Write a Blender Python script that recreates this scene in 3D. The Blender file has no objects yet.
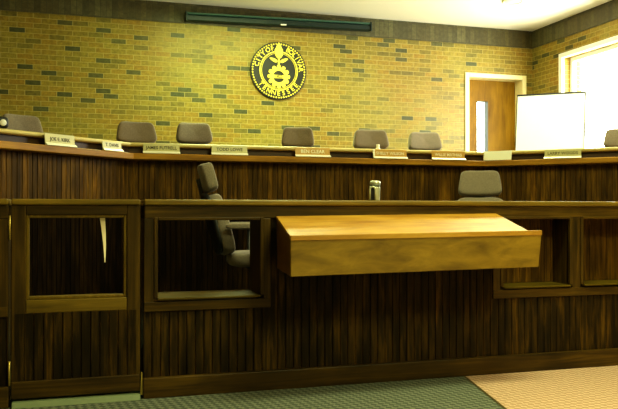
import bpy, bmesh, math, random
from mathutils import Vector, Matrix
random.seed(4)
scene = bpy.context.scene
COL = scene.collection
R = math.radians
Z1 = Vector((0, 0, 1))

# ------------------------------------------------------------------ materials
def srgb(r, g, b):
    def f(c):
        c /= 255.0
        return c / 12.92 if c <= 0.04045 else ((c + 0.055) / 1.055) ** 2.4
    return (f(r), f(g), f(b), 1.0)

class NT:
    def __init__(self, name):
        self.m = bpy.data.materials.new(name); self.m.use_nodes = True
        self.t = self.m.node_tree; self.b = self.t.nodes['Principled BSDF']
    def n(self, typ, **kw):
        o = self.t.nodes.new(typ)
        for k, v in kw.items():
            if k in o.inputs: o.inputs[k].default_value = v
            else: setattr(o, k, v)
        return o
    def l(self, a, b): self.t.links.new(a, b)
    def math(self, op, a, b=None):
        o = self.t.nodes.new('ShaderNodeMath'); o.operation = op
        for i, v in enumerate((a, b)):
            if v is None: continue
            if isinstance(v, (int, float)): o.inputs[i].default_value = v
            else: self.l(v, o.inputs[i])
        return o.outputs[0]
    def ramp(self, fac, stops, interp='LINEAR'):
        o = self.t.nodes.new('ShaderNodeValToRGB'); o.color_ramp.interpolation = interp
        e = o.color_ramp.elements
        while len(e) < len(stops): e.new(0.5)
        for i, (p, c) in enumerate(stops): e[i].position = p; e[i].color = c
        self.l(fac, o.inputs[0]); return o.outputs[0]
    def mix(self, fac, a, b, mode='MIX'):
        o = self.t.nodes.new('ShaderNodeMix'); o.data_type = 'RGBA'; o.blend_type = mode
        for k, v in ((0, fac), (6, a), (7, b)):
            if isinstance(v, (int, float)): o.inputs[k].default_value = v
            elif isinstance(v, tuple): o.inputs[k].default_value = v
            else: self.l(v, o.inputs[k])
        return o.outputs[2]
    def bump(self, h, s, d=0.01):
        o = self.n('ShaderNodeBump', Strength=s, Distance=d); self.l(h, o.inputs['Height'])
        self.l(o.outputs[0], self.b.inputs['Normal'])

def plain(name, col, rough=0.5, metal=0.0, var=0.12, emit=None, es=0.0):
    k = NT(name)
    no = k.n('ShaderNodeTexNoise', Scale=35.0, Detail=3.0)
    k.l(k.n('ShaderNodeTexCoord').outputs['Object'], no.inputs['Vector'])
    c = k.mix(no.outputs['Fac'], tuple(x * (1 - var) for x in col[:3]) + (1,), tuple(min(1, x * (1 + var)) for x in col[:3]) + (1,))
    k.l(c, k.b.inputs['Base Color'])
    k.b.inputs['Roughness'].default_value = rough; k.b.inputs['Metallic'].default_value = metal
    if emit:
        k.b.inputs['Emission Color'].default_value = emit; k.b.inputs['Emission Strength'].default_value = es
    return k.m

def wood(name, dark, mid, light, pitch=None, rough=0.35, boardvar=0.5, gs=28.0, gl=1.3, spec=0.5, tint=(1.2, 1.34, 1.15)):
    dark, mid, light = [(c[0] * tint[0], c[1] * tint[1], c[2] * tint[2], 1) for c in (dark, mid, light)]
    k = NT(name)
    uv = k.n('ShaderNodeTexCoord').outputs['UV']
    mp = k.n('ShaderNodeMapping'); mp.inputs['Scale'].default_value = (gs, gl, 1); k.l(uv, mp.inputs[0])
    n1 = k.n('ShaderNodeTexNoise', Scale=1.0, Detail=5.0, Roughness=0.65, Distortion=0.6)
    sep = k.n('ShaderNodeSeparateXYZ'); k.l(uv, sep.inputs[0])
    k.l(mp.outputs[0], n1.inputs['Vector'])
    mp2 = k.n('ShaderNodeMapping'); mp2.inputs['Scale'].default_value = (6, 2.2, 1); k.l(uv, mp2.inputs[0])
    n2 = k.n('ShaderNodeTexNoise', Scale=1.0, Detail=3.0); k.l(mp2.outputs[0], n2.inputs['Vector'])
    f = k.math('ADD', k.math('MULTIPLY', n1.outputs['Fac'], 0.62), k.math('MULTIPLY', n2.outputs['Fac'], 0.38))
    c = k.ramp(f, [(0.32, dark), (0.5, mid), (0.68, light)])
    if pitch:
        idx = k.math('FLOOR', k.math('DIVIDE', sep.outputs[0], pitch))
        wn = k.n('ShaderNodeTexWhiteNoise', noise_dimensions='1D'); k.l(idx, wn.inputs['W'])
        g = k.ramp(wn.outputs['Value'], [(0, (1 - boardvar,) * 3 + (1,)), (0.75, (1, 1, 1, 1)), (1, (1 + boardvar * 1.3, 1 + boardvar, 1 + boardvar * .4, 1))])
        c = k.mix(1.0, c, g, 'MULTIPLY')
    k.l(c, k.b.inputs['Base Color'])
    k.b.inputs['Roughness'].default_value = rough
    k.b.inputs['Specular IOR Level'].default_value = spec
    k.bump(n1.outputs['Fac'], 0.15, 0.004)
    return k.m

def brick(name, axis, soldier=False):
    k = NT(name)
    sp = k.n('ShaderNodeSeparateXYZ'); k.l(k.n('ShaderNodeNewGeometry').outputs['Position'], sp.inputs[0])
    cb = k.n('ShaderNodeCombineXYZ')
    k.l(sp.outputs[axis], cb.inputs[0]); k.l(sp.outputs[2], cb.inputs[1])
    mp = k.n('ShaderNodeMapping'); k.l(cb.outputs[0], mp.inputs[0])
    mp.inputs['Location'].default_value = (20.03, -3.335 if soldier else 0.005, 0)
    b = k.t.nodes.new('ShaderNodeTexBrick')
    b.offset = 0.0 if soldier else 0.5
    for kk, v in {'Color1': (0, 0, 0, 1), 'Color2': (1, 1, 1, 1), 'Mortar': (0.5, 0.5, 0.5, 1), 'Scale': 1.0, 'Mortar Size': 0.0035,
                  'Mortar Smooth': 0.4, 'Bias': 0.0, 'Brick Width': 0.0677 if soldier else 0.176, 'Row Height': 0.2032 if soldier else 0.0605}.items():
        b.inputs[kk].default_value = v
    k.l(mp.outputs[0], b.inputs['Vector'])
    sepc = k.n('ShaderNodeSeparateColor'); k.l(b.outputs['Color'], sepc.inputs[0])
    v = sepc.outputs[0]
    if soldier:
        c = k.ramp(v, [(0, srgb(84, 80, 58)), (0.5, srgb(96, 90, 64)), (1, srgb(110, 104, 74))])
        mort = srgb(74, 72, 48)
    else:
        c = k.ramp(v, [(0.0, srgb(82, 84, 54)), (0.055, srgb(98, 96, 58)), (0.075, srgb(124, 112, 52)), (0.25, srgb(148, 130, 56)),
                       (0.65, srgb(158, 138, 60)), (1, srgb(158, 128, 50))])
        mort = srgb(176, 160, 94)
    no = k.n('ShaderNodeTexNoise', Scale=22.0, Detail=4.0, Roughness=0.7); k.l(cb.outputs[0], no.inputs['Vector'])
    nz = k.ramp(no.outputs['Fac'], [(0.3, (0.60, 0.61, 0.52, 1)), (0.7, (1.10, 1.15, 1.04, 1))])
    c = k.mix(1.0, c, nz, 'MULTIPLY')
    lo = k.n('ShaderNodeTexNoise', Scale=0.9, Detail=1.0); k.l(cb.outputs[0], lo.inputs['Vector'])
    c = k.mix(1.0, c, k.ramp(lo.outputs['Fac'], [(0.35, (0.95, 0.86, 0.72, 1)), (0.65, (1.02, 1.06, 1.05, 1))]), 'MULTIPLY')
    c = k.mix(b.outputs['Fac'], c, mort)
    k.l(c, k.b.inputs['Base Color'])
    k.b.inputs['Roughness'].default_value = 0.45
    k.b.inputs['Specular IOR Level'].default_value = 0.35
    inv = k.math('SUBTRACT', 1.0, b.outputs['Fac'])
    k.bump(k.math('ADD', inv, k.math('MULTIPLY', no.outputs['Fac'], 0.3)), 0.5, 0.006)
    return k.m

def carpet(name, a, b, c2):
    k = NT(name)
    pos = k.n('ShaderNodeNewGeometry').outputs['Position']
    mp = k.n('ShaderNodeMapping'); mp.inputs['Rotation'].default_value = (0, 0, R(38)); k.l(pos, mp.inputs[0])
    ch = k.n('ShaderNodeTexChecker', Scale=34.0, Color1=a, Color2=b); k.l(mp.outputs[0], ch.inputs['Vector'])
    no = k.n('ShaderNodeTexNoise', Scale=60.0, Detail=4.0); k.l(pos, no.inputs['Vector'])
    c = k.mix(k.ramp(no.outputs['Fac'], [(0.4, (0, 0, 0, 1)), (0.7, (0.6, 0.6, 0.6, 1))]), ch.outputs['Color'], c2)
    k.l(c, k.b.inputs['Base Color']); k.b.inputs['Roughness'].default_value = 0.95
    k.b.inputs['Specular IOR Level'].default_value = 0.1
    k.bump(no.outputs['Fac'], 0.4, 0.01)
    return k.m

def fabric(name, a, b):
    k = NT(name)
    oc = k.n('ShaderNodeTexCoord').outputs['Object']
    no = k.n('ShaderNodeTexNoise', Scale=150.0, Detail=3.0, Roughness=0.8); k.l(oc, no.inputs['Vector'])
    k.l(k.ramp(no.outputs['Fac'], [(0.3, a), (0.7, b)]), k.b.inputs['Base Color'])
    k.b.inputs['Roughness'].default_value = 0.95; k.b.inputs['Specular IOR Level'].default_value = 0.15
    k.b.inputs['Sheen Weight'].default_value = 0.2
    k.bump(no.outputs['Fac'], 0.4, 0.003)
    return k.m

PITCH_R, PITCH_B = 0.047, 0.043
M = {}
M['rail'] = wood('dark rail wood', srgb(28, 19, 4), srgb(64, 44, 11), srgb(98, 70, 20), rough=0.45, spec=.25)
M['cap'] = wood('rail cap wood', srgb(74, 54, 14), srgb(108, 82, 26), srgb(138, 106, 40), rough=0.38, spec=.35)
M['board_r'] = wood('dark rail beadboard', srgb(14, 9, 3), srgb(44, 30, 8), srgb(94, 65, 19), PITCH_R, 0.6, 0.28, gs=44, gl=3.2, spec=0.15)
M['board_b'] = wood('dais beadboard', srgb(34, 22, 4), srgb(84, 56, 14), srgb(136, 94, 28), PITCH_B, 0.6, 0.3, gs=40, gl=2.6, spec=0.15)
M['board_low'] = wood('shadowed dais beadboard', srgb(10, 6, 2), srgb(30, 19, 6), srgb(56, 38, 12), PITCH_B, 0.7, 0.3, gs=40, gl=2.6, spec=0.04, tint=(1.15, 1.25, 1.1))  # shade in the well behind the railing, put into a darker board colour
M['ledge'] = wood('dais trim wood', srgb(112, 72, 16), srgb(160, 108, 28), srgb(190, 136, 44), rough=0.45)
M['fascia'] = wood('dais fascia wood', srgb(36, 22, 8), srgb(58, 36, 12), srgb(80, 52, 18), rough=0.5)
M['slab'] = wood('dais ledge top wood', srgb(196, 176, 92), srgb(222, 204, 118), srgb(236, 222, 140), rough=0.35, tint=(.92, .9, 1.15))
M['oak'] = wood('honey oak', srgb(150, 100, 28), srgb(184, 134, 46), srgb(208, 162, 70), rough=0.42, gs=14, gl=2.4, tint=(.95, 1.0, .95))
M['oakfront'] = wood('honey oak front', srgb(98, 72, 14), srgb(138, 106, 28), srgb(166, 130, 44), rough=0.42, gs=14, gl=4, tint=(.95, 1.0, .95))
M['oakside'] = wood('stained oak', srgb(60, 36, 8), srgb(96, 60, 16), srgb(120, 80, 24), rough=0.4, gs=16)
M['doorwood'] = wood('door veneer', srgb(116, 80, 12), srgb(144, 104, 20), srgb(164, 122, 30), rough=0.4, gs=18, gl=2, spec=.1, tint=(.85, .9, .8))
M['brick_back'] = brick('ochre brick back wall', 0)
M['brick_side'] = brick('ochre brick side wall', 1)
M['soldier_back'] = brick('grey soldier brick back', 0, True)
M['soldier_side'] = brick('grey soldier brick side', 1, True)
M['carpet_green'] = carpet('green grey carpet', srgb(92, 97, 86), srgb(134, 138, 122), srgb(78, 82, 74))
M['carpet_tan'] = carpet('tan carpet', srgb(192, 156, 130), srgb(222, 190, 164), srgb(172, 140, 114))
M['seam'] = plain('carpet seam', srgb(92, 78, 40), 0.9)
M['ceiling'] = plain('ceiling plaster', srgb(244, 238, 212), 0.9, var=0.02)
M['plaster'] = plain('painted plaster', srgb(200, 185, 140), 0.9, var=0.04)
M['cream'] = plain('cream painted frame', srgb(238, 226, 172), 0.45, var=0.03)
M['white'] = plain('white paint', srgb(245, 242, 230), 0.4, var=0.02)
M['fab'] = fabric('taupe fabric', srgb(112, 102, 88), srgb(148, 136, 118))
M['blackplastic'] = plain('black plastic', srgb(22, 22, 22), 0.45)
M['metal'] = plain('brushed metal', srgb(120, 128, 124), 0.4, 0.6)
M['steel'] = plain('pale steel mug', srgb(206, 208, 186), 0.3, 0.55)
M['mugdark'] = plain('mug grey band', srgb(96, 100, 80), 0.5)
M['slotsteel'] = plain('grey steel slot frame', srgb(84, 94, 92), 0.5)
M['sillwood'] = wood('sill wood', srgb(50, 37, 8), srgb(80, 62, 16), srgb(104, 82, 24), rough=0.5, spec=.15)
M['brass'] = plain('worn brass', srgb(196, 172, 92), 0.35, 0.6)
M['greencase'] = plain('dark green enamel', srgb(16, 40, 36), 0.35)
M['greenlip'] = plain('green enamel lip', srgb(66, 100, 84), 0.35)
M['sealblack'] = plain('seal black', srgb(30, 31, 22), 0.5)
M['gold'] = plain('seal gold', srgb(246, 226, 84), 0.4, var=0.04)
M['plate_cream'] = plain('cream name plate', srgb(206, 198, 140), 0.35, var=0.05)
M['plate_gold'] = plain('wood tone name plate', srgb(206, 162, 80), 0.35, var=0.1)
M['plate_white'] = plain('white card', srgb(250, 248, 226), 0.5, var=0.01)
M['plate_lip'] = plain('clear plate holder lip', srgb(255, 252, 228), 0.25, var=0.01, emit=None)
M['ink'] = plain('dark lettering', srgb(84, 76, 36), 0.5)
M['letter_white'] = plain('white lettering', srgb(252, 246, 214), 0.4, var=0.01)
M['board_white'] = plain('whiteboard surface', srgb(252, 250, 240), 0.25, var=0.01)
M['paper'] = plain('pale torn strip', srgb(250, 232, 196), 0.8, var=0.06)
M['threshold'] = plain('pale green threshold', srgb(128, 140, 108), 0.5)
M['dark'] = plain('dark void', srgb(14, 10, 6), 0.8)
def glass_mat():
    k = NT('window glass'); t = k.t
    tr = k.n('ShaderNodeBsdfTransparent'); gl = k.n('ShaderNodeBsdfGlossy', Roughness=0.02)
    mx = k.n('ShaderNodeMixShader', Fac=0.05)
    k.l(tr.outputs[0], mx.inputs[1]); k.l(gl.outputs[0], mx.inputs[2])
    k.l(mx.outputs[0], t.nodes['Material Output'].inputs['Surface']); return k.m
M['glass'] = glass_mat()
M['diffuser'] = plain('light diffuser', srgb(225, 220, 150), 0.5, var=0.02, emit=(1, .95, .62, 1), es=0.55)

# ------------------------------------------------------------------ mesh helpers
class MB:
    """Collects shapes into one mesh; UV v runs along the grain axis in metres."""
    def __init__(self, grain=2):
        self.bm = bmesh.new(); self.uv = self.bm.loops.layers.uv.new('UVMap')
        self.g = grain; self.off = random.uniform(0, 40)
    def _uv(self, faces, g=None):
        g = self.g if g is None else g
        o = [i for i in range(3) if i != g]
        for f in faces:
            for lp in f.loops:
                c = lp.vert.co
                lp[self.uv].uv = (c[o[0]] + c[o[1]] + self.off, c[g] + self.off)
    def faces(self, verts, faces, g=None, smooth=False):
        vs = [self.bm.verts.new(v) for v in verts]; out = []
        for f in faces:
            try:
                ff = self.bm.faces.new([vs[i] for i in f]); ff.smooth = smooth; out.append(ff)
            except ValueError: pass
        self._uv(out, g); return out
    def box(self, a, b, g=None, mat=None):
        x0, y0, z0 = a; x1, y1, z1 = b
        v = [(x0, y0, z0), (x1, y0, z0), (x1, y1, z0), (x0, y1, z0), (x0, y0, z1), (x1, y0, z1), (x1, y1, z1), (x0, y1, z1)]
        if mat: v = [mat @ Vector(p) for p in v]
        return self.faces(v, [(3, 2, 1, 0), (4, 5, 6, 7), (0, 1, 5, 4), (1, 2, 6, 5), (2, 3, 7, 6), (3, 0, 4, 7)], g)
    def hexa(self, v, g=None):
        return self.faces(v, [(3, 2, 1, 0), (4, 5, 6, 7), (0, 1, 5, 4), (1, 2, 6, 5), (2, 3, 7, 6), (3, 0, 4, 7)], g)
    def prism(self, poly, axis, t0, t1, g=None):
        """extrude a 2D polygon along an axis"""
        def p(a, b, t): return {0: (t, a, b), 1: (a, t, b), 2: (a, b, t)}[axis]
        n = len(poly)
        v = [p(a, b, t0) for a, b in poly] + [p(a, b, t1) for a, b in poly]
        fs = [tuple(range(n))[::-1], tuple(range(n, 2 * n))] + [(i, (i + 1) % n, n + (i + 1) % n, n + i) for i in range(n)]
        return self.faces(v, fs, g)
    def lathe(self, prof, c=(0, 0, 0), seg=24, rot=None, smooth=True):
        c = Vector(c); v = []; n = len(prof)
        for i in range(seg):
            a = 2 * math.pi * i / seg
            for r, z in prof:
                q = Vector((r * math.cos(a), r * math.sin(a), z))
                v.append((rot @ q if rot else q) + c)
        fs = []
        for i in range(seg):
            j = (i + 1) % seg
            for k in range(n - 1): fs.append((i * n + k, j * n + k, j * n + k + 1, i * n + k + 1))
        fs.append(tuple(i * n for i in range(seg))[::-1]); fs.append(tuple(i * n + n - 1 for i in range(seg)))
        return self.faces(v, fs, smooth=smooth)
    def tube(self, pts, r, seg=10, smooth=True):
        pts = [Vector(p) for p in pts]; v = []; n = len(pts); up = None
        for i, p in enumerate(pts):
            d = (pts[min(i + 1, n - 1)] - pts[max(i - 1, 0)]).normalized()
            if up is None: up = d.orthogonal().normalized()
            up = (up - d * up.dot(d)).normalized(); s = d.cross(up)
            rr = r[i] if isinstance(r, (list, tuple)) else r
            for k in range(seg):
                a = 2 * math.pi * k / seg
                v.append(p + (up * math.cos(a) + s * math.sin(a)) * rr)
        fs = [(i * seg + k, i * seg + (k + 1) % seg, (i + 1) * seg + (k + 1) % seg, (i + 1) * seg + k) for i in range(n - 1) for k in range(seg)]
        fs += [tuple(range(seg))[::-1], tuple(range((n - 1) * seg, n * seg))]
        return self.faces(v, fs, smooth=smooth)
    def cushion(self, c, hx, hy, hz, e=0.35, taper=0.0, curve=0.0, mat=None, seg=36, rings=18):
        """superellipsoid pad; taper narrows x towards +z, curve bows it in y"""
        def sp(w, m): return math.copysign(abs(w) ** m, w)
        v = []
        for i in range(rings + 1):
            ph = -math.pi / 2 + math.pi * i / rings
            for j in range(seg):
                th = 2 * math.pi * j / seg
                x = sp(math.cos(ph), e) * sp(math.cos(th), e); y = sp(math.sin(ph), 0.75 if False else e) ; zz = sp(math.cos(ph), e) * sp(math.sin(th), e)
                # y is the thin axis
                px = x * hx * (1 - taper * zz); pz = zz * hz; py = y * hy + curve * x * x
                q = Vector((px, py, pz))
                v.append(((mat @ q) if mat else q) + Vector(c))
        fs = [(i * seg + j, i * seg + (j + 1) % seg, (i + 1) * seg + (j + 1) % seg, (i + 1) * seg + j) for i in range(rings) for j in range(seg)]
        return self.faces(v, fs, smooth=True)
    def beads(self, path, z0, z1, pitch, groove=0.008, depth=0.006, thick=0.03):
        """grooved boards along a plan polyline; boards face the right-hand normal of the path"""
        s0 = 0.0
        for a, b in zip(path[:-1], path[1:]):
            a = Vector((a[0], a[1])); b = Vector((b[0], b[1])); d = (b - a); L = d.length; d.normalize()
            nrm = Vector((d.y, -d.x))
            prof = [(0, 0)]; s = 0
            while s + pitch < L - 1e-4:
                s += pitch
                prof += [(s - groove, 0), (s - groove / 2, -depth), (s, 0)]
            prof.append((L, 0))
            vs = []
            for (t, o) in prof:
                p = a + d * t + nrm * o
                vs.append((p.x, p.y))
            n = len(vs)
            back = [(a - nrm * thick), (b - nrm * thick)]
            v = [(x, y, z0) for x, y in vs] + [(x, y, z1) for x, y in vs]
            bmv = [self.bm.verts.new(q) for q in v]
            for i in range(n - 1):
                f = self.bm.faces.new((bmv[i], bmv[i + 1], bmv[n + i + 1], bmv[n + i]))
                us = (prof[i][0], prof[i + 1][0], prof[i + 1][0], prof[i][0])
                mid = math.floor((prof[i][0] + prof[i + 1][0]) / 2 / pitch)
                for lp, u, z in zip(f.loops, us, (z0, z0, z1, z1)):
                    u = min(max(u, (mid + 0.02) * pitch), (mid + 0.98) * pitch)
                    lp[self.uv].uv = (u + s0 + pitch * 40, z + self.off)
            bk = [self.bm.verts.new((q.x, q.y, z)) for z in (z0, z1) for q in back]
            fs = [self.bm.faces.new((bk[1], bk[0], bk[2], bk[3])),
                  self.bm.faces.new([bmv[n + i] for i in range(n)] + [bk[3], bk[2]]),
                  self.bm.faces.new([bmv[i] for i in range(n)][::-1] + [bk[0], bk[1]]),
                  self.bm.faces.new((bk[0], bmv[0], bmv[n], bk[2])), self.bm.faces.new((bmv[n - 1], bk[1], bk[3], bmv[2 * n - 1]))]
            self._uv(fs)
            s0 += math.ceil(L / pitch) * pitch
    def sweep(self, path, prof):
        """sweep profile (o = outward offset to the right of the path, z) along a mitred plan polyline"""
        P = [Vector((p[0], p[1])) for p in path]; n = len(prof); rows = []
        for i, p in enumerate(P):
            ns = []
            for k in (i - 1, i):
                if 0 <= k < len(P) - 1:
                    d = (P[k + 1] - P[k]).normalized(); ns.append(Vector((d.y, -d.x)))
            m = sum(ns, Vector((0, 0))).normalized(); m = m / max(0.3, m.dot(ns[0]))
            rows.append([self.bm.verts.new((p.x + m.x * o, p.y + m.y * o, z)) for o, z in prof])
        s = 0
        for i in range(len(P) - 1):
            L = (P[i + 1] - P[i]).length; u = 0
            for k in range(n):
                k2 = (k + 1) % n
                du = math.dist(prof[k], prof[k2])
                f = self.bm.faces.new((rows[i][k], rows[i + 1][k], rows[i + 1][k2], rows[i][k2]))
                for lp, q in zip(f.loops, ((u, s), (u, s + L), (u + du, s + L), (u + du, s))):
                    lp[self.uv].uv = (q[0] + self.off, q[1] + self.off)
                u += du
            s += L
        self._uv([self.bm.faces.new(rows[0]), self.bm.faces.new(rows[-1][::-1])])
    def build(self, name, mat, parent=None, bevel=0.0, seg=2, loc=None):
        bmesh.ops.recalc_face_normals(self.bm, faces=self.bm.faces[:])
        me = bpy.data.meshes.new(name); self.bm.to_mesh(me); self.bm.free()
        for m in (mat if isinstance(mat, list) else [mat]): me.materials.append(m)
        o = bpy.data.objects.new(name, me); COL.objects.link(o)
        if parent: o.parent = parent
        if loc: o.location = loc
        if bevel:
            b = o.modifiers.new('bevel', 'BEVEL'); b.width = bevel; b.segments = seg; b.limit_method = 'ANGLE'; b.angle_limit = R(40)
        return o

def empty(name, label, cat, loc=(0, 0, 0), rotz=0.0, group=None):
    o = bpy.data.objects.new(name, None); COL.objects.link(o); o.empty_display_size = 0.1
    o.location = loc; o.rotation_euler = (0, 0, rotz)
    o['label'] = label; o['category'] = cat
    if group: o['group'] = group
    return o
def tag(o, label, cat, group=None):
    o['label'] = label; o['category'] = cat
    if group: o['group'] = group
    return o
def struct(o):
    o['kind'] = 'structure'; return o
def copy_tree(o, parent=None):
    c = o.copy(); COL.objects.link(c)
    if parent is not None: c.parent = parent
    for ch in list(o.children): copy_tree(ch, c)
    return c
def B(name, a, b, mat, parent=None, grain=2, bevel=0.004):
    m = MB(grain); m.box(a, b); return m.build(name, mat, parent, bevel)

def text_mesh(s, size, depth=0.002, align='CENTER'):
    cu = bpy.data.curves.new('txt', 'FONT'); cu.body = s; cu.size = size; cu.extrude = depth
    cu.align_x = align; cu.align_y = 'CENTER'; cu.resolution_u = 3; cu.offset = size * 0.014
    o = bpy.data.objects.new('txt', cu); COL.objects.link(o)
    dg = bpy.context.evaluated_depsgraph_get()
    me = bpy.data.meshes.new_from_object(o.evaluated_get(dg))
    bpy.data.objects.remove(o); bpy.data.curves.remove(cu)
    return me
def add_mesh(mb, me, mat):
    """append a text mesh to a mesh builder, transformed"""
    vs = [mb.bm.verts.new(mat @ v.co) for v in me.vertices]
    fs = []
    for p in me.polygons:
        try: fs.append(mb.bm.faces.new([vs[i] for i in p.vertices]))
        except ValueError: pass
    mb._uv(fs); bpy.data.meshes.remove(me)
UPRIGHT = Matrix.Rotation(R(90), 4, 'X')      # text in xy -> standing in xz, facing -y

# ------------------------------------------------------------------ room shell
YW, XW, ZC, XL, YB = 9.5, 6.29, 3.57, -3.2, -2.4
# floor: green carpet, tan carpet right of the seam, one surface
fl = MB(0)
seam = [(2.335, 4.40), (2.281, 4.133), (2.114, 3.435), (1.40, 0.45), (0.72, YB)]
gpoly = [(XL, YB)] + seam[::-1] + [(XL, 4.40)]
def polyface(mb, pts, z, mi):
    f = mb.bm.faces.new([mb.bm.verts.new((x, y, z)) for x, y in pts]); f.material_index = mi; mb._uv([f])
polyface(fl, [(XL, 9.5), (XL, YB)] + seam[::-1] + [(2.335, 9.5)], 0, 0)
polyface(fl, [(XW, YB), (XW, 9.5), (2.335, 9.5)] + seam, 0, 1)
st = [(x - 0.007, y) for x, y in seam] + [(x + 0.007, y) for x, y in seam[::-1]]
polyface(fl, st, 0.003, 2)
struct(fl.build('floor', [M['carpet_green'], M['carpet_tan'], M['seam']]))

C1, C2 = Vector((0.465, 6.30)), Vector((3.66, 6.30))
A1 = C1 + Vector((-0.741, -0.672)) * 1.95; A2 = C2 + Vector((0.707, -0.707)) * 1.95
PATH = [A1, C1, C2, A2]
def off_path(o):
    """bench path pushed back (away from the public) by o"""
    n0 = Vector((-0.672, 0.741)); n1 = Vector((0, 1)); n2 = Vector((0.707, 0.707))
    m0 = (n0 + n1).normalized(); m0 /= m0.dot(n1); m1 = (n1 + n2).normalized(); m1 /= m1.dot(n1)
    return [A1 + n0 * o, C1 + m0 * o, C2 + m1 * o, A2 + n2 * o]
ZD, ZP = 0.72, 0.22                             # dais floor, well platform
p = off_path(0.07)
m = MB(0); m.prism([(XL, p[0].y), *[(q.x, q.y) for q in p], (XW, p[3].y), (XW, YW), (XL, YW)], 2, 0.225, ZD)
struct(m.build('floor_dais', M['carpet_green']))
m = MB(0); m.prism([(XL, 4.52), (XW, 4.52), (XW, YW), (XL, YW)], 2, 0.002, ZP)
struct(m.build('floor_platform', M['carpet_green']))
struct(B('ceiling', (XL - .2, YB - .2, ZC), (XW + .2, YW + .4, ZC + .1), M['ceiling'], bevel=0))

# back wall with the door opening
DX0, DX1, DZ = 5.262, 6.130, 2.880
m = MB(2)
m.box((XL - .2, YW, 0), (DX0, YW + .3, ZC)); m.box((DX1, YW, 0), (XW + .3, YW + .3, ZC))
m.box((DX0, YW, DZ), (DX1, YW + .3, ZC)); m.box((DX0, YW, 0), (DX1, YW + .3, ZD))
struct(m.build('wall_back', M['brick_back']))
# right wall with the window opening
WY0, WY1, WZ0, WZ1 = 5.55, 8.80, 1.55, 3.065
m = MB(2)
m.box((XW, YB - .2, 0), (XW + .3, WY0, ZC)); m.box((XW, WY1, 0), (XW + .3, YW + .3, ZC))
m.box((XW, WY0, 0), (XW + .3, WY1, WZ0)); m.box((XW, WY0, WZ1), (XW + .3, WY1, ZC))
struct(m.build('wall_right', M['brick_side']))
struct(B('wall_left', (XL - .2, YB - .2, 0), (XL, YW, ZC), M['plaster'], bevel=0))
struct(B('wall_front', (XL, YB - .2, 0), (XW, YB, ZC), M['plaster'], bevel=0))
# grey soldier course along the top of both brick walls
struct(B('trim_1', (XL, YW - .012, 3.322), (XW - .012, YW, 3.545), M['soldier_back'], bevel=0))
struct(B('trim_2', (XW - .012, YB, 3.322), (XW, YW, 3.545), M['soldier_side'], bevel=0))
struct(B('trim_3', (XL, YW - .006, 3.545), (XW - .006, YW, ZC), M['soldier_back'], bevel=0))
struct(B('trim_4', (XW - .006, YB, 3.545), (XW, YW, ZC), M['soldier_side'], bevel=0))

# door
d = bpy.data.objects.new('door_1', None); COL.objects.link(d); d.location = (5.7, YW, ZD); struct(d)
d.location = (0, 0, 0)
m = MB(2)
fo = 0.05
m.box((DX0 - fo, YW - .02, ZD), (DX0 + .012, YW + .24, DZ + fo)); m.box((DX1 - .012, YW - .02, ZD), (DX1 + fo, YW + .24, DZ + fo))
m.box((DX0 + .012, YW - .019, DZ - .012), (DX1 - .012, YW + .239, DZ + fo - .001))
m.build('door_frame', M['cream'], d, 0.004)
sx0, sx1, sz0, sz1 = 5.495, 5.675, 1.45, 2.57
m = MB(2); y0, y1 = YW + .18, YW + .225
m.box((DX0 + .012, y0, ZD + .01), (sx0, y1, DZ - .012)); m.box((sx1, y0, ZD + .01), (DX1 - .012, y1, DZ - .012))
m.box((sx0, y0, sz1), (sx1, y1, DZ - .012)); m.box((sx0, y0, ZD + .01), (sx1, y1, sz0))
leaf = m.build('door_leaf', M['doorwood'], d)
m = MB(2)
for a, b in (((sx0, sz0), (sx0 + .008, sz1)), ((sx1 - .052, sz0), (sx1, sz1)), ((sx0, sz1 - .012), (sx1, sz1)), ((sx0, sz0), (sx1, sz0 + .012))):
    m.box((a[0], y0 - .008, a[1]), (b[0], y1, b[1]))
m.build('slot_frame', M['slotsteel'], leaf)
B('slot_glass', (sx0 + .006, y0 + .015, sz0), (sx1 - .006, y0 + .02, sz1), M['glass'], leaf, bevel=0)
m = MB(2); m.tube([(DX0 + .09, y0, ZD + 1.0), (DX0 + .09, y0 - .05, ZD + 1.0), (DX0 + .2, y0 - .05, ZD + 1.0)], 0.011)
m.build('door_handle', M['metal'], leaf)

# window
w = bpy.data.objects.new('window_1', None); COL.objects.link(w); struct(w)
m = MB(2); t = 0.055
m.box((XW - .025, WY1 - .01, WZ0 - .05), (XW + .02, WY1 + t, WZ1 + t)); m.box((XW - .025, WY0 - t, WZ0 - .05), (XW + .02, WY0 + .01, WZ1 + t))
m.box((XW - .025, WY0, WZ1 - .01), (XW + .02, WY1, WZ1 + t)); m.box((XW - .05, WY0 - .08, WZ0 - .05), (XW + .02, WY1 + .08, WZ0))
m.build('window_casing', M['white'], w, 0.004)
m = MB(2); x0, x1 = XW + .12, XW + .17
m.box((x0, WY1 - .06, WZ0), (x1, WY1, WZ1)); m.box((x0, WY0, WZ0), (x1, WY0 + .06, WZ1))
m.box((x0, WY0 + .06, WZ1 - .06), (x1, WY1 - .06, WZ1)); m.box((x0, WY0 + .06, WZ0), (x1, WY1 - .06, WZ0 + .06))
m.box((x0, 7.12, WZ0 + .06), (x1, 7.19, WZ1 - .06))
m.build('window_frame', M['white'], w, 0.004)
B('window_pane', (XW + .14, WY0 + .05, WZ0 + .05), (XW + .146, WY1 - .05, WZ1 - .05), M['glass'], w, bevel=0)

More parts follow.
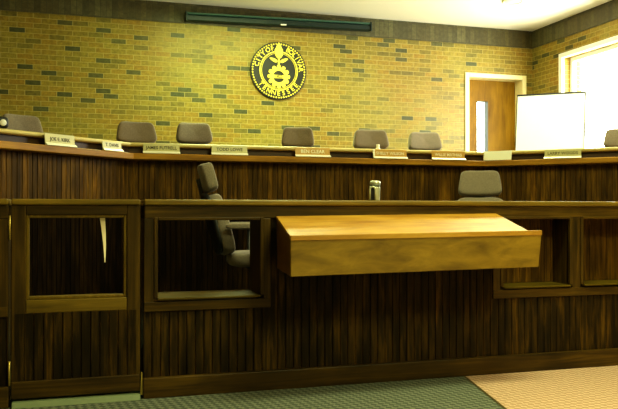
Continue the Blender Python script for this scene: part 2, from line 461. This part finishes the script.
# ceiling light (one corner shows at the top of the photo)
cl = empty('ceiling_light', 'round recessed pale yellow ceiling light, partly showing at the top edge near the right corner', 'ceiling light', (5.15, 8.19, ZC))
m = MB(0); m.lathe([(.105, -.001), (.105, -.016), (.13, -.012), (.13, -.001)], seg=36); m.build('rim', M['cream'], cl)
m = MB(0); m.lathe([(0, -.001), (.104, -.001), (.104, -.008), (.06, -.016), (0, -.019)], seg=36); m.build('diffuser', M['diffuser'], cl)

# ------------------------------------------------------------------ front railing partition
YR, YRB = 4.23, 4.48                            # public face and clerk face
def ring_frame(mb, x0, x1, z0, z1, w, ya, yb, g=2):
    mb.box((x0, ya, z0), (x0 + w, yb, z1)); mb.box((x1 - w, ya, z0), (x1, yb, z1))
    mb.box((x0 + w, ya, z1 - w), (x1 - w, yb, z1)); mb.box((x0 + w, ya, z0), (x1 - w, yb, z0 + w))
def partition(root, x0, x1, openings, solids):
    """openings: (xa, xb) holes z .55-.975; root gets boards, rails, stiles, jambs, sills"""
    m = MB(0); m.box((x0, YR - .026, 1.035), (x1, YRB + .03, 1.068)); m.build('cap_rail', M['cap'], root, 0.010, 3)
    m = MB(0); m.box((x0 + .003, YR - .012, .965), (x1, YR + .015, 1.035)); m.build('top_rail', M['rail'], root, 0.004)
    m = MB(0); m.box((x0 + .003, YRB - .015, .965), (x1, YRB + .008, 1.035)); m.build('top_rail', M['rail'], root, 0.004)
    segs = []
    for k, (xa, xb) in enumerate(openings):
        # jamb lining through the thickness
        j = MB(2)
        j.box((xa - .012, YR + .004, .535), (xa, YRB - .004, .975)); j.box((xb, YR + .004, .535), (xb + .012, YRB - .004, .975))
        j.box((xa - .012, YR + .004, .965), (xb + .012, YRB - .004, .972), 0)
        j.build('opening_lining', M['rail'], root)
        s = MB(0); s.hexa([(xa, YR - .03, .524), (xb, YR - .03, .524), (xb, YRB + .005, .52), (xa, YRB + .005, .52),
                           (xa, YR - .03, .535), (xb, YR - .03, .535), (xb, YRB + .005, .540), (xa, YRB + .005, .540)])
        s.build('sill', M['sillwood'], root, 0.004)
        mo = MB(2)
        mo.box((xa - .02, YR - .018, .535), (xa, YR + .02, .972)); mo.box((xb, YR - .018, .535), (xb + .02, YR + .02, .972))
        mo.box((xa, YR - .018, .955), (xb, YR + .02, .972), 0)
        mo.build('opening_moulding', M['rail'], root, 0.004)
    return root

rp = empty('railing_partition', 'long dark-stained wooden railing partition with beadboard and framed openings, right of the gate', 'railing', (2.4, YR, 0))
rp.location = (0, 0, 0)
RX0, RX1 = .385, 4.62
ops = [(.458, 1.026), (2.58, 3.063), (3.167, 3.65), (3.754, 4.237)]
partition(rp, RX0, RX1, ops, None)
for xa, xb in ((RX0, .438), (1.046, 1.088), (2.508, 2.56), (3.083, 3.147), (3.67, 3.734), (4.257, 4.30)):
    m = MB(2); m.box((xa, YR - .012, .462), (xb, YR + .02, .965)); m.build('stile', M['rail'], rp, 0.004)
for xa, xb in ((RX0, 1.088), (2.508, 4.30)):
    m = MB(0); m.box((xa, YR - .014, .462), (xb, YR + .02, .516)); m.build('bottom_rail', M['rail'], rp, 0.004)
for xa, xb, za, zb in ((RX0, 1.088, .105, .462), (1.088, 2.508, .105, .966), (2.508, 4.30, .105, .462), (4.30, RX1, .105, .966)):
    m = MB(2); m.beads([(xa, YR), (xb, YR)], za, zb, PITCH_R); m.build('beadboard_panel', M['board_r'], rp)
    m = MB(2); m.beads([(xb, YRB), (xa, YRB)], za + .12, zb, PITCH_R); m.build('beadboard_panel', M['board_r'], rp)
m = MB(0); m.box((RX0 - .004, YR - .03, 0), (RX1, YR + .02, .108)); m.build('baseboard', M['rail'], rp, 0.005)
for xa, xb, za, zb in ((RX0, .43, .11, .965), (1.05, 1.09, .11, .965), (RX1 - .03, RX1, 0.0, 1.03)):
    m = MB(2); m.box((xa + .003, YR + .03, za), (xb, YRB - .03, zb)); m.build('post_core', M['rail'], rp)
m = MB(2); m.hexa([(RX0 - .018, YR - .016, .02), (RX0 - .006, YR - .016, .02), (RX0 - .006, YR + .0, .02), (RX0 - .018, YR + .0, .02),
                   (RX0 - .014, YR - .016, .14), (RX0 - .008, YR - .016, .14), (RX0 - .008, YR + .0, .14), (RX0 - .014, YR + .0, .14)])
m.build('floor_bolt', M['brass'], rp)

for xa, xb in ops[1:]:
    m = MB(2); m.beads([(xa, YR + .17), (xb, YR + .17)], .54, .968, PITCH_R, thick=.02); m.build('recessed_panel', M['board_b'], rp)

# left section beyond the gate hinges
lp_ = empty('railing_partition', 'dark wooden railing section that the gate hinges on, at the far left edge', 'railing', (0, 0, 0))
LX0, LX1 = -2.2, -.297
partition(lp_, LX0, LX1, [(-1.02, -.385)], None)
for xa, xb in ((-.365, LX1), (-1.10, -1.04)):
    m = MB(2); m.box((xa, YR - .012, .462), (xb, YR + .02, .965)); m.build('stile', M['rail'], lp_, 0.004)
m = MB(0); m.box((-1.10, YR - .014, .462), (LX1, YR + .02, .516)); m.build('bottom_rail', M['rail'], lp_, 0.004)
for xa, xb, za, zb in ((-1.10, LX1, .105, .462), (LX0, -1.10, .105, .966)):
    m = MB(2); m.beads([(xa, YR), (xb, YR)], za, zb, PITCH_R); m.build('beadboard_panel', M['board_r'], lp_)
    m = MB(2); m.beads([(xb, YRB), (xa, YRB)], za + .12, zb, PITCH_R); m.build('beadboard_panel', M['board_r'], lp_)
m = MB(0); m.box((LX0, YR - .03, 0), (LX1 + .004, YR + .02, .108)); m.build('baseboard', M['rail'], lp_, 0.005)
m = MB(2); m.box((-.36, YR + .03, .0), (LX1 - .003, YRB - .03, .965)); m.build('post_core', M['rail'], lp_)

# ------------------------------------------------------------------ swing gate
GX0, GX1, GB = -.283, .366, .045
ga = empty('swing_gate', 'dark wooden swing gate with open upper frame and beadboard lower panel', 'gate', (GX0, YR, 0))
ga.location = (0, 0, 0)
yt = YR + .075
m = MB(0); m.box((GX0, YR - .016, 1.036), (GX1, yt + .012, 1.068)); m.build('cap_rail', M['cap'], ga, 0.009, 3)
m = MB(0); m.box((GX0 + .07, YR - .004, .985), (GX1 - .07, yt, 1.036)); m.build('top_rail', M['rail'], ga, 0.004)
for xa, xb in ((GX0, GX0 + .07), (GX1 - .07, GX1)):
    m = MB(2); m.box((xa, YR - .004, GB), (xb, yt, 1.036)); m.build('stile', M['rail'], ga, 0.004)
m = MB(0); m.box((GX0 + .07, YR - .006, .475), (GX1 - .07, yt, .545)); m.build('middle_rail', M['cap'], ga, 0.006)
m = MB(0); m.box((GX0 + .0, YR - .014, GB - .004), (GX1, yt, GB + .085)); m.build('bottom_rail', M['rail'], ga, 0.005)
m = MB(2); ring_frame(m, GX0 + .07, GX1 - .07, .545, .985, .016, YR + .004, yt - .01); m.build('opening_moulding', M['cap'], ga, 0.004)
m = MB(2); m.beads([(GX0 + .02, YR - .007), (GX1 - .02, YR - .007)], GB + .082, .477, PITCH_R, thick=.05); m.build('beadboard_panel', M['board_r'], ga)
for zc in (.92, .175):
    m = MB(2); m.box((GX0 - .012, YR - .014, zc - .058), (GX0 - .002, YR - .002, zc + .058))
    m.lathe([(.0, -.062), (.005, -.062), (.005, .062), (0, .062)], (GX0 - .007, YR - .014, zc), 10)
    m.build('hinge', M['brass'], ga)
# pale strip hanging from the gate's upper frame
m = MB(2); nseg = 12; vs = []
for i in range(nseg + 1):
    q = i / nseg; z = .968 - .238 * q
    wv = .0115 * (1 - q) ** .9 + .0022; xc = .170 + .004 * math.sin(q * 3.0) + .013 * q; yy = YR + .028 + .006 * math.sin(q * 3)
    vs += [(xc - wv, yy, z), (xc + wv, yy + .004, z), (xc + wv, yy + .0065, z), (xc - wv, yy + .0025, z)]
fs = [(4 * i + k, 4 * i + (k + 1) % 4, 4 * i + 4 + (k + 1) % 4, 4 * i + 4 + k) for i in range(nseg) for k in range(4)] + [(0, 1, 2, 3), (4 * nseg, 4 * nseg + 3, 4 * nseg + 2, 4 * nseg + 1)]
m.faces(vs, fs)
tag(m.build('torn_strip', M['paper']), 'pale tapering torn strip hanging inside the open frame of the swing gate', 'strip')
m = MB(0); m.prism([(YR - .05, 0), (YR - .035, .028), (YR + .14, .034), (YR + .17, 0)], 0, LX1 + .02, RX0 - .02)
tag(m.build('threshold_strip', M['threshold'], None, 0.003), 'pale threshold strip on the floor under the swing gate', 'threshold')

# ------------------------------------------------------------------ lectern shelf on the railing
ls = empty('lectern_shelf', 'honey oak sloped lectern shelf with deep front, fixed to the middle of the railing', 'lectern shelf', (1.84, YR - .03, 0.0))
ls.location = (1.84, YR - .028, .875); ls.rotation_euler = (0, R(-.62), 0)
xl, xr, yf = -.722, .680, -.345; xf = xl - .022
def q(x, y, z): return (x, y, z - .875)
m = MB(0)
m.hexa([q(xf - .002, yf - .012, .866), q(xr + .002, yf - .012, .866), q(xr + .002, 0, .967), q(xl - .002, 0, .967),
        q(xf - .002, yf - .012, .884), q(xr + .002, yf - .012, .884), q(xr + .002, 0, .985), q(xl - .002, 0, .985)])
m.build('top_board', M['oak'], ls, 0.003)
m = MB(0)
m.hexa([q(xf, yf - .016, .672), q(xr + .058, yf - .016, .676), q(xr + .058, yf + .004, .676), q(xf, yf + .004, .672),
        q(xf, yf - .016, .870), q(xr + .082, yf - .016, .870), q(xr + .082, yf + .004, .870), q(xf, yf + .004, .870)])
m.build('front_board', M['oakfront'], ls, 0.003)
m = MB(0); m.box(q(xf, yf - .02, .858), q(xr + .082, yf - .012, .887)); m.build('front_lip', M['oak'], ls, 0.003)
for xa in (xl, xr - .02):
    xg = xa + (xf - xl if xa < 0 else 0)
    m = MB(1); m.hexa([q(xg, yf + .004, .674), q(xg + .02, yf + .004, .674), q(xa + .02, 0, .69), q(xa, 0, .69),
                       q(xg, yf + .004, .868), q(xg + .02, yf + .004, .868), q(xa + .02, 0, .966), q(xa, 0, .966)])
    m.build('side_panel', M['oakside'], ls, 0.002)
m = MB(0); m.hexa([q(xl + .02, yf + .004, .69), q(xr - .02, yf + .004, .69), q(xr - .02, 0, .70), q(xl + .02, 0, .70),
                   q(xl + .02, yf + .004, .702), q(xr - .02, yf + .004, .702), q(xr - .02, 0, .712), q(xl + .02, 0, .712)])
m.build('bottom_panel', M['oakside'], ls)

# ------------------------------------------------------------------ dais bench
db = empty('dais_bench', 'long three-sided dark wooden dais bench with beadboard front and pale ledge top', 'dais bench', (0, 0, 0))
fp = [(v.x, v.y) for v in off_path(0.04)]
m = MB(2); m.beads(fp, 1.03, 1.425, PITCH_B, thick=.03); m.build('beadboard_panel', M['board_b'], db)
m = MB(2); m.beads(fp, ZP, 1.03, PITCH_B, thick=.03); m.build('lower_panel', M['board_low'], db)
base = [(v.x, v.y) for v in PATH]
m = MB(0); m.sweep(fp, [(0, 1.455), (0, 1.535), (-.03, 1.535), (-.03, 1.455)]); m.build('upper_fascia', M['fascia'], db)
m = MB(0); m.sweep(fp, [(.080, 1.415), (.094, 1.421), (.098, 1.462), (.094, 1.468), (0, 1.468), (-.03, 1.468), (-.03, 1.415)]); m.build('plate_ledge', M['ledge'], db, 0.002)
m = MB(0); m.sweep(fp, [(.030, 1.523), (.044, 1.530), (.048, 1.540), (.044, 1.551), (.03, 1.557), (-.22, 1.557), (-.22, 1.523)]); m.build('top_ledge', M['slab'], db, 0.002)
m = MB(0); m.sweep(fp, [(-.03, 1.435), (-.55, 1.435), (-.55, 1.465), (-.03, 1.465)]); m.build('worktop', M['ledge'], db, 0.002)
m = MB(0); m.sweep(fp, [(.022, ZP), (.022, ZP + .11), (0, ZP + .12), (0, ZP)]); m.build('baseboard', M['rail'], db)

# ------------------------------------------------------------------ name plates on the ledge
def plate(loc, rotz, wdt, txt, pm, tm, label, lip=True, h=.082, tilt=7, side=False, sz=.036):
    t = empty('name_plate', label, 'name plate', loc, rotz, 'name plates along the dais bench')
    K = Matrix.Rotation(R(-tilt), 4, 'X')
    m = MB(0); m.box((-wdt / 2, -.003, .004), (wdt / 2, .003, h), mat=K); m.build('plate', pm, t, 0.001)
    if lip:
        m = MB(0); m.prism([(-.024, 0), (-.024, .005), (-.006, .019), (-.003, .019), (-.003, 0)], 0, -wdt / 2 - .003, wdt / 2 + .003)
        if side: m.box((-wdt / 2 - .002, -.010, 0), (-wdt / 2 + .014, .003, h), mat=K)
        m.build('holder', M['plate_lip'], t, 0.001)
    if txt:
        me = text_mesh(txt, sz, .0008)
        xs = [v.co.x for v in me.vertices]; sc = min(1.0, wdt * .9 / (max(xs) - min(xs)))
        m = MB(0); add_mesh(m, me, K @ Matrix.Translation((0, -.0042, .046)) @ UPRIGHT @ Matrix.Diagonal((sc, 1, 1, 1)))
        m.build('lettering', tm, t)
    return t
ZL = 1.469; YP = fp[1][1] - .078
def wing_l(t): v = C1 + Vector((-.672, .741)) * -.038 + Vector((-.741, -.672)) * t; return (v.x, v.y, ZL)
def wing_r(t): v = C2 + Vector((.707, .707)) * -.040 + Vector((.707, -.707)) * t; return (v.x, v.y, ZL)
RL, RRz = math.atan2(.672, .741), math.atan2(-.707, .707)
plate(wing_l(.745), RL, .27, 'JOE E. KIRK', M['plate_cream'], M['ink'], 'cream name plate at the left end of the dais, nearest the left chair', h=.086)
plate(wing_l(.235), RL, .20, 'T. DAVIS', M['plate_cream'], M['ink'], 'smallest cream name plate, on the left wing just before the bench corner', h=.07)
plate((.708, YP, ZL), 0, .29, 'JAMES FUTRELL', M['plate_cream'], M['ink'], 'cream name plate with white lip, first on the straight part after the left corner')
plate((1.264, YP, ZL), 0, .30, 'TODD LOWE', M['plate_cream'], M['ink'], 'cream name plate with dark lettering above the side-facing chair in the well')
plate((1.985, YP, ZL), 0, .31, 'BEN CLEAR', M['plate_gold'], M['letter_white'], 'wood-toned name plate with white lettering below the round wall seal', sz=.042)
plate((2.70, YP, ZL), 0, .32, 'SHELLY WILSON', M['plate_gold'], M['letter_white'], 'wood-toned name plate with white left edge, right of the small white bottle', side=True)
plate((3.27, YP, ZL), 0, .33, 'WILLIE MATHIAS', M['plate_gold'], M['letter_white'], 'gold name plate with white lettering, last before the blank white card')
plate(wing_r(.126), RRz, .255, None, M['plate_white'], None, 'blank white card leaning on the dais ledge below the door', lip=False, h=.092, tilt=17)
plate(wing_r(.70), RRz, .31, 'LARRY WOODS', M['plate_cream'], M['ink'], 'pale name plate on the right wing of the dais below the whiteboard')

# ------------------------------------------------------------------ chairs
def make_chair(label):
    t = empty('office_chair', label, 'chair', group=None)
    tl = Matrix.Rotation(R(-15), 3, 'X')
    m = MB(2); m.cushion((0, -.01, .455), .25, .05, .235, .42, mat=Matrix.Rotation(R(90), 3, 'X')); m.build('seat', M['fab'], t)
    m = MB(2); m.cushion((0, .285, .685), .225, .05, .205, .36, taper=.10, curve=-.03, mat=tl); m.build('backrest', M['fab'], t)
    m = MB(2); m.cushion((0, .365, .995), .172, .045, .097, .36, taper=.10, curve=-.025, mat=tl); m.build('headrest', M['fab'], t)
    m = MB(2); m.cushion((0, .338, .69), .215, .022, .21, .4, taper=.10, curve=-.03, mat=tl)
    m.box((-.05, .36, .82), (.05, .385, 1.0), mat=Matrix.Translation((0, .365, .9)) @ Matrix.Rotation(R(-15), 4, 'X') @ Matrix.Translation((0, -.34, -.9)))
    m.build('back_shell', M['blackplastic'], t)
    for s in (-1, 1):
        m = MB(1); m.cushion((s * .275, .06, .678), .035, .02, .19, .5, mat=Matrix.Rotation(R(90), 3, 'X')); a = m.build('armrest', M['fab'], t)
        m = MB(2); m.tube([(s * .12, .06, .40), (s * .26, .06, .40), (s * .285, .055, .46), (s * .278, .05, .665)], .016); m.build('arm_support', M['blackplastic'], a)
    m = MB(2); m.lathe([(.0, .09), (.035, .09), (.035, .2), (.024, .2), (.024, .38), (.1, .39), (.1, .41), (0, .41)], seg=20); m.build('column', M['blackplastic'], t)
    for k in range(5):
        a = R(72 * k + 20); c, s_ = math.cos(a), math.sin(a)
        m = MB(2); m.tube([(c * .02, s_ * .02, .11), (c * .17, s_ * .17, .10), (c * .29, s_ * .29, .075)], [.026, .022, .016]); lg = m.build('base_leg', M['blackplastic'], t)
        m = MB(2); ro = Matrix.Rotation(a + R(90), 3, 'Z') @ Matrix.Rotation(R(90), 3, 'Y')
        m.lathe([(0, -.022), (.026, -.022), (.03, -.012), (.03, .012), (.026, .022), (0, .022)], (c * .285, s_ * .285, .03), 14, ro); m.build('caster', M['blackplastic'], lg)
    return t
# (x of headrest, y of headrest, floor, facing deg, scale, label); 0 deg faces the public
G1, G2 = 'chairs behind the dais bench', 'chairs in the clerks well'
spots = [
    (-.385, 6.66, ZD, 30, .975, 'grey high-back chair behind the left wing of the dais, at the left edge', G1),
    (.575, 7.12, ZD, 8, 1.0, 'grey high-back chair behind the left corner of the dais bench', G1),
    (1.195, 7.75, ZD, 4, 1.075, 'grey high-back chair behind the bench, directly above the side-facing chair', G1),
    (2.155, 7.30, ZD, -12, 1.02, 'grey high-back chair behind the bench right below the round wall seal', G1),
    (2.905, 7.25, ZD, -6, 1.015, 'grey high-back chair behind the bench beside the small white bottle', G1),
    (3.67, 7.60, ZD, -4, 1.045, 'grey high-back chair behind the bench just left of the door', G1),
    (5.30, 6.42, ZD, -45, 1.02, 'grey high-back chair behind the right wing of the dais in front of the window', G1),
    (.892, 5.22, ZP, 82, 1.015, 'grey chair in the well turned sideways, seen through the railing opening', G2),
    (2.99, 5.22, ZP, -28, 1.0, 'taupe chair in the well facing out above the right part of the railing', G2),
]
proto = None
for (x, y, z, ang, sc, lab, grp) in spots:
    if proto is None: c = proto = make_chair(lab)
    else: c = copy_tree(proto)
    a = R(ang); c['label'] = lab; c['group'] = grp
    off = Matrix.Rotation(a, 3, 'Z') @ Vector((0, .365 * sc, 0))
    c.location = (x - off.x, y - off.y, z); c.rotation_euler = (0, 0, a); c.scale = (sc * {3: .88, 2: .94, 8: .9}.get(spots.index((x, y, z, ang, sc, lab, grp)), 1), sc, sc)

# ------------------------------------------------------------------ small things on bench and railing
mug = empty('travel_mug', 'pale steel upright travel mug with dark-centred handle standing on the railing cap', 'mug', (1.780, 4.36, 1.068), R(-24)); mug.scale = (.95, .95, .95)
m = MB(2); m.lathe([(0, 0), (.029, 0), (.031, .004), (.034, .085), (.034, .088), (0, .088)], seg=28); m.build('cup_body', M['steel'], mug)
m = MB(2); m.lathe([(0, .110), (.0345, .110), (.0355, .113), (.0345, .121), (.029, .127), (.016, .13), (0, .13)], seg=28); m.build('lid', M['steel'], mug)
m = MB(2); m.lathe([(0, .088), (.0335, .088), (.0335, .110), (0, .110)], seg=28); m.build('lid_band', M['mugdark'], mug)
m = MB(2); hx = -.014
m.tube([(hx - .017, -.036, .004)] + [(hx + .017 * math.cos(R(a_)), -.036, .072 + .017 * math.sin(R(a_))) for a_ in range(180, -1, -20)] + [(hx + .017, -.036, .004)], .006); m.build('handle', M['steel'], mug)
m = MB(2); m.box((hx - .013, -.036, .004), (hx + .013, -.024, .082)); m.build('handle_plate', M['blackplastic'], mug, .004)

m = MB(2); m.lathe([(0, 0), (.02, 0), (.021, .004), (.021, .012), (.013, .022), (.013, .026), (.015, .027), (.015, .046), (.013, .049), (0, .049)], (2.64, 6.40, 1.557), 20)
tag(m.build('small_bottle', M['white']), 'small white capped bottle standing on the dais ledge', 'bottle')
mic = empty('desk_device', 'small black rounded device with pale round face, far left on the dais ledge', 'device', (-.437, 5.54, 1.557), R(20))
m = MB(2); m.cushion((0, 0, .042), .045, .03, .041, .55); m.build('body', M['blackplastic'], mic)
m = MB(2); m.lathe([(0, 0), (.022, 0), (.022, .006), (.018, .009), (0, .009)], (0.004, -.029, .04), 20, Matrix.Rotation(R(90), 3, 'X')); m.build('round_face', M['white'], mic)

# ------------------------------------------------------------------ wall seal
se = empty('wall_seal', 'round black and gold city seal mounted on the brick wall', 'seal', (2.545, YW, 2.80))
RS = .368
RX = Matrix.Rotation(R(90), 3, 'X')
def disc(mb, r, y0, y1, seg=64): mb.lathe([(0, -y0), (r, -y0), (r, -y1), (0, -y1)], (0, 0, 0), seg, RX, smooth=False)
def annulus(mb, r0, r1, y0, y1, seg=64):
    v = []
    for i in range(seg):
        a = 2 * math.pi * i / seg; c, s_ = math.cos(a), math.sin(a)
        v += [(r0 * c, y0, r0 * s_), (r1 * c, y0, r1 * s_), (r1 * c, y1, r1 * s_), (r0 * c, y1, r0 * s_)]
    mb.faces(v, [(4 * i + k, 4 * i + (k + 1) % 4, 4 * ((i + 1) % seg) + (k + 1) % 4, 4 * ((i + 1) % seg) + k) for i in range(seg) for k in range(4)])
m = MB(2); disc(m, RS, 0, -.03); m.build('disc', M['sealblack'], se, .003)
m = MB(2)
for i in range(64):
    a = 2 * math.pi * i / 64
    m.lathe([(0, 0), (.0125, 0), (.011, .006), (0, .009)], (.343 * math.cos(a), -.03, .343 * math.sin(a)), 8, RX)
m.build('beaded_rim', M['gold'], se)
m = MB(2); annulus(m, .238, .252, -.038, -.029); annulus(m, .221, .227, -.036, -.029); m.build('inner_ring', M['gold'], se)
def arc_text(mb, s, rad, size, a0, a1, inward=False):
    n = len(s)
    for i, ch in enumerate(s):
        if ch == ' ': continue
        a = R(a0 + (a1 - a0) * i / (n - 1))
        me = text_mesh(ch, size, .004)
        pos = Matrix.Translation((rad * math.cos(a), -.034, rad * math.sin(a)))
        tw = a - math.pi / 2 if not inward else a + math.pi / 2
        add_mesh(mb, me, pos @ Matrix.Rotation(-tw, 4, 'Y') @ UPRIGHT)
for wd_txt in (('CITY', .292, .084, 166, 134), ('OF', .292, .084, 119, 107), ('BOLIVAR', .292, .082, 66, 5), ('TENNESSEE', .292, .082, 217, 322, True)):
    m = MB(2); arc_text(m, *wd_txt); m.build('lettering', M['gold'], se)
# gear with open centre
def gear_outline(r0, r1, n):
    pts = []
    for i in range(n):
        a = 2 * math.pi * i / n; w_ = 2 * math.pi / n
        for fa, rr in ((-.42, r0), (-.30, r1), (-.12, r1 + .006), (.12, r1 + .006), (.30, r1), (.42, r0)):
            pts.append((rr * math.cos(a + fa * w_), rr * math.sin(a + fa * w_)))
    return pts
m = MB(2); go = gear_outline(.118, .142, 12); n = len(go); v = []
for (x, z) in go:
    a = math.atan2(z, x); ri = .075
    xi, zi = ri * math.cos(a), ri * math.sin(a)
    v += [(xi, -.04, zi - .075), (x, -.04, z - .075), (x, -.029, z - .075), (xi, -.029, zi - .075)]
m.faces(v, [(4 * i + k, 4 * i + (k + 1) % 4, 4 * ((i + 1) % n) + (k + 1) % 4, 4 * ((i + 1) % n) + k) for i in range(n) for k in range(4)])
m.box((-.08, -.038, -.096), (.08, -.029, -.054)); m.build('gear', M['gold'], se)
m = MB(2); add_mesh(m, text_mesh('1823', .05, .002), Matrix.Translation((0, -.0395, -.075)) @ UPRIGHT); m.build('date', M['ink'], se)
m = MB(2)
prof = [(-.012, .06), (-.010, .13), (-.012, .16), (.012, .16), (.010, .13), (.012, .06)]
m.prism([(x, z) for x, z in prof], 1, -.038, -.029); m.build('stem', M['gold'], se)
m = MB(2)
bud = [(0, .365), (.012, .345), (.026, .33), (.034, .30), (.052, .27), (.056, .235), (.05, .195), (.03, .165), (0, .15)]
m.prism(bud + [(-x, z) for x, z in bud[-2:0:-1]], 1, -.044, -.029); m.build('bud', M['gold'], se, .003)
for s_ in (-1, 1):
    m = MB(2); lf = []
    for i in range(16):
        a = 2 * math.pi * i / 16
        x, z = .055 * math.cos(a), .021 * math.sin(a) * (1 - .3 * math.cos(a)); ca, sa = math.cos(R(24)), math.sin(R(24))
        lf.append((s_ * (.07 + x * ca - z * sa), .135 + x * sa + z * ca))
    m.prism(lf, 1, -.04, -.029); m.build('leaf', M['gold'], se)

# ------------------------------------------------------------------ roll-up screen case on the wall
ps = empty('projection_screen', 'long dark green roll-up projection screen case mounted high on the brick wall', 'projection screen', (2.57, YW - .012, 3.418))
m = MB(0); m.prism([(0, -.055), (-.075, -.055), (-.095, -.045), (-.095, .01), (-.08, .022), (0, .022)], 0, -1.20, 1.20); m.build('case', M['greencase'], ps, .004)
m = MB(0); m.prism([(0, .022), (-.09, .022), (-.105, .03), (-.105, .042), (-.09, .05), (0, .05)], 0, -1.20, 1.20); m.build('top_lip', M['greenlip'], ps, .003)
for s_ in (-1, 1):
    m = MB(0); m.box((s_ * 1.208 - .012, -.108, -.06), (s_ * 1.208 + .012, 0, .055)); m.build('end_cap', M['greencase'], ps, .006)
m = MB(0); m.box((-.02, -.1, -.053), (.055, -.092, -.036)); m.build('pull_tab', M['plate_white'], ps)
ps.rotation_euler = (0, R(-1.1), 0)

# ------------------------------------------------------------------ whiteboard on easel
wl, wr = Vector((5.075, 8.04)), Vector((5.645, 7.49))
wc = (wl + wr) / 2; wd = (wr - wl); ww = wd.length; wa = math.atan2(wd.y, wd.x)
TI = Matrix.Rotation(R(-8), 4, 'X')
def board_local(m, a, b, g=2): m.box(a, b, g, mat=TI)
ZB = .93                                        # tray height above the dais floor
H = .765
TB = Matrix.Translation((0, 0, ZB)) @ TI @ Matrix.Rotation(R(.7), 4, 'Y')
ea = empty('easel', 'three-legged easel holding the whiteboard behind the right wing of the dais', 'easel', (wc.x, wc.y, ZD), wa)
for x0_, x1_ in ((-.30, -.12), (.30, .12)):
    m = MB(2); m.tube([(x0_ * 1.15, -.12, 0), (x1_, .11, 1.60)], .013); m.build('leg', M['metal'], ea)
m = MB(2); m.tube([(0, .62, 0), (0, .14, 1.60)], .013); m.build('leg', M['metal'], ea)
m = MB(0); m.box((-.36, -.035, ZB - .03), (.36, .03, ZB - .008)); m.build('tray', M['metal'], ea, .003)
wb = empty('whiteboard', 'blank white board with thin dark frame standing in front of the window', 'whiteboard', (wc.x, wc.y, ZD), wa)
m = MB(0); m.box((-ww / 2 + .008, 0, .008), (ww / 2 - .008, .014, H - .008), mat=TB); m.build('writing_surface', M['board_white'], wb)
m = MB(2)
for a, b in (((-ww / 2, 0), (-ww / 2 + .009, H)), ((ww / 2 - .012, 0), (ww / 2, H)), ((-ww / 2, H - .020), (ww / 2, H)), ((-ww / 2, 0), (ww / 2, .012))):
    m.box((a[0], -.004, a[1]), (b[0], .018, b[1]), mat=TB)
m.build('frame', M['blackplastic'], wb)

# ------------------------------------------------------------------ lights
def area(name, loc, sx, sy, power, col, rot=(0, 0, 0), spread=180):
    l = bpy.data.lights.new(name, 'AREA'); l.shape = 'RECTANGLE'; l.size = sx; l.size_y = sy; l.energy = power; l.color = col; l.spread = R(spread)
    o = bpy.data.objects.new(name, l); COL.objects.link(o); o.location = loc; o.rotation_euler = rot; return o
YEL = (.93, 1, .50)
area('light_over_lectern', (2.2, 3.1, 3.5), 1.2, .6, 78, YEL)
area('light_over_wall', (2.0, 8.1, 3.5), 1.6, .4, 88, (.84, 1, .46))
area('fill_over_dais', (4.6, 6.6, 3.5), 1.2, .6, 50, (.95, 1, .58))  # added unseen fill that brightens the dais and whiteboard
area('fill_over_public', (2.7, .4, 3.45), 2.2, 1.2, 125, YEL)  # added unseen frontal fill from the public side
pt = area('window_portal', (XW + .25, (WY0 + WY1) / 2, (WZ0 + WZ1) / 2), WY1 - WY0, WZ1 - WZ0, 1, (1, 1, 1), (R(90), 0, R(90)))
pt.data.cycles.is_portal = True
wd_ = bpy.data.worlds.new('world'); scene.world = wd_; wd_.use_nodes = True
bg = wd_.node_tree.nodes['Background']; bg.inputs[0].default_value = (1, 1, .88, 1); bg.inputs[1].default_value = 18.0

# ------------------------------------------------------------------ camera
cam = bpy.data.cameras.new('camera'); co = bpy.data.objects.new('camera', cam); COL.objects.link(co)
cam.sensor_width = 36.0; cam.lens = 770 / 618 * 36.0; cam.clip_start = .05
co.location = (0, 0, 1.0)
co.rotation_euler = (R(90 + math.degrees(math.atan(7.5 / 770))), 0, R(-17.3))
scene.camera = co
scene.view_settings.view_transform = 'Standard'
for lk in ('Medium High Contrast', 'Medium Contrast', 'None'):
    try:
        scene.view_settings.look = lk
        break
    except TypeError: pass
scene.view_settings.exposure = 0.1
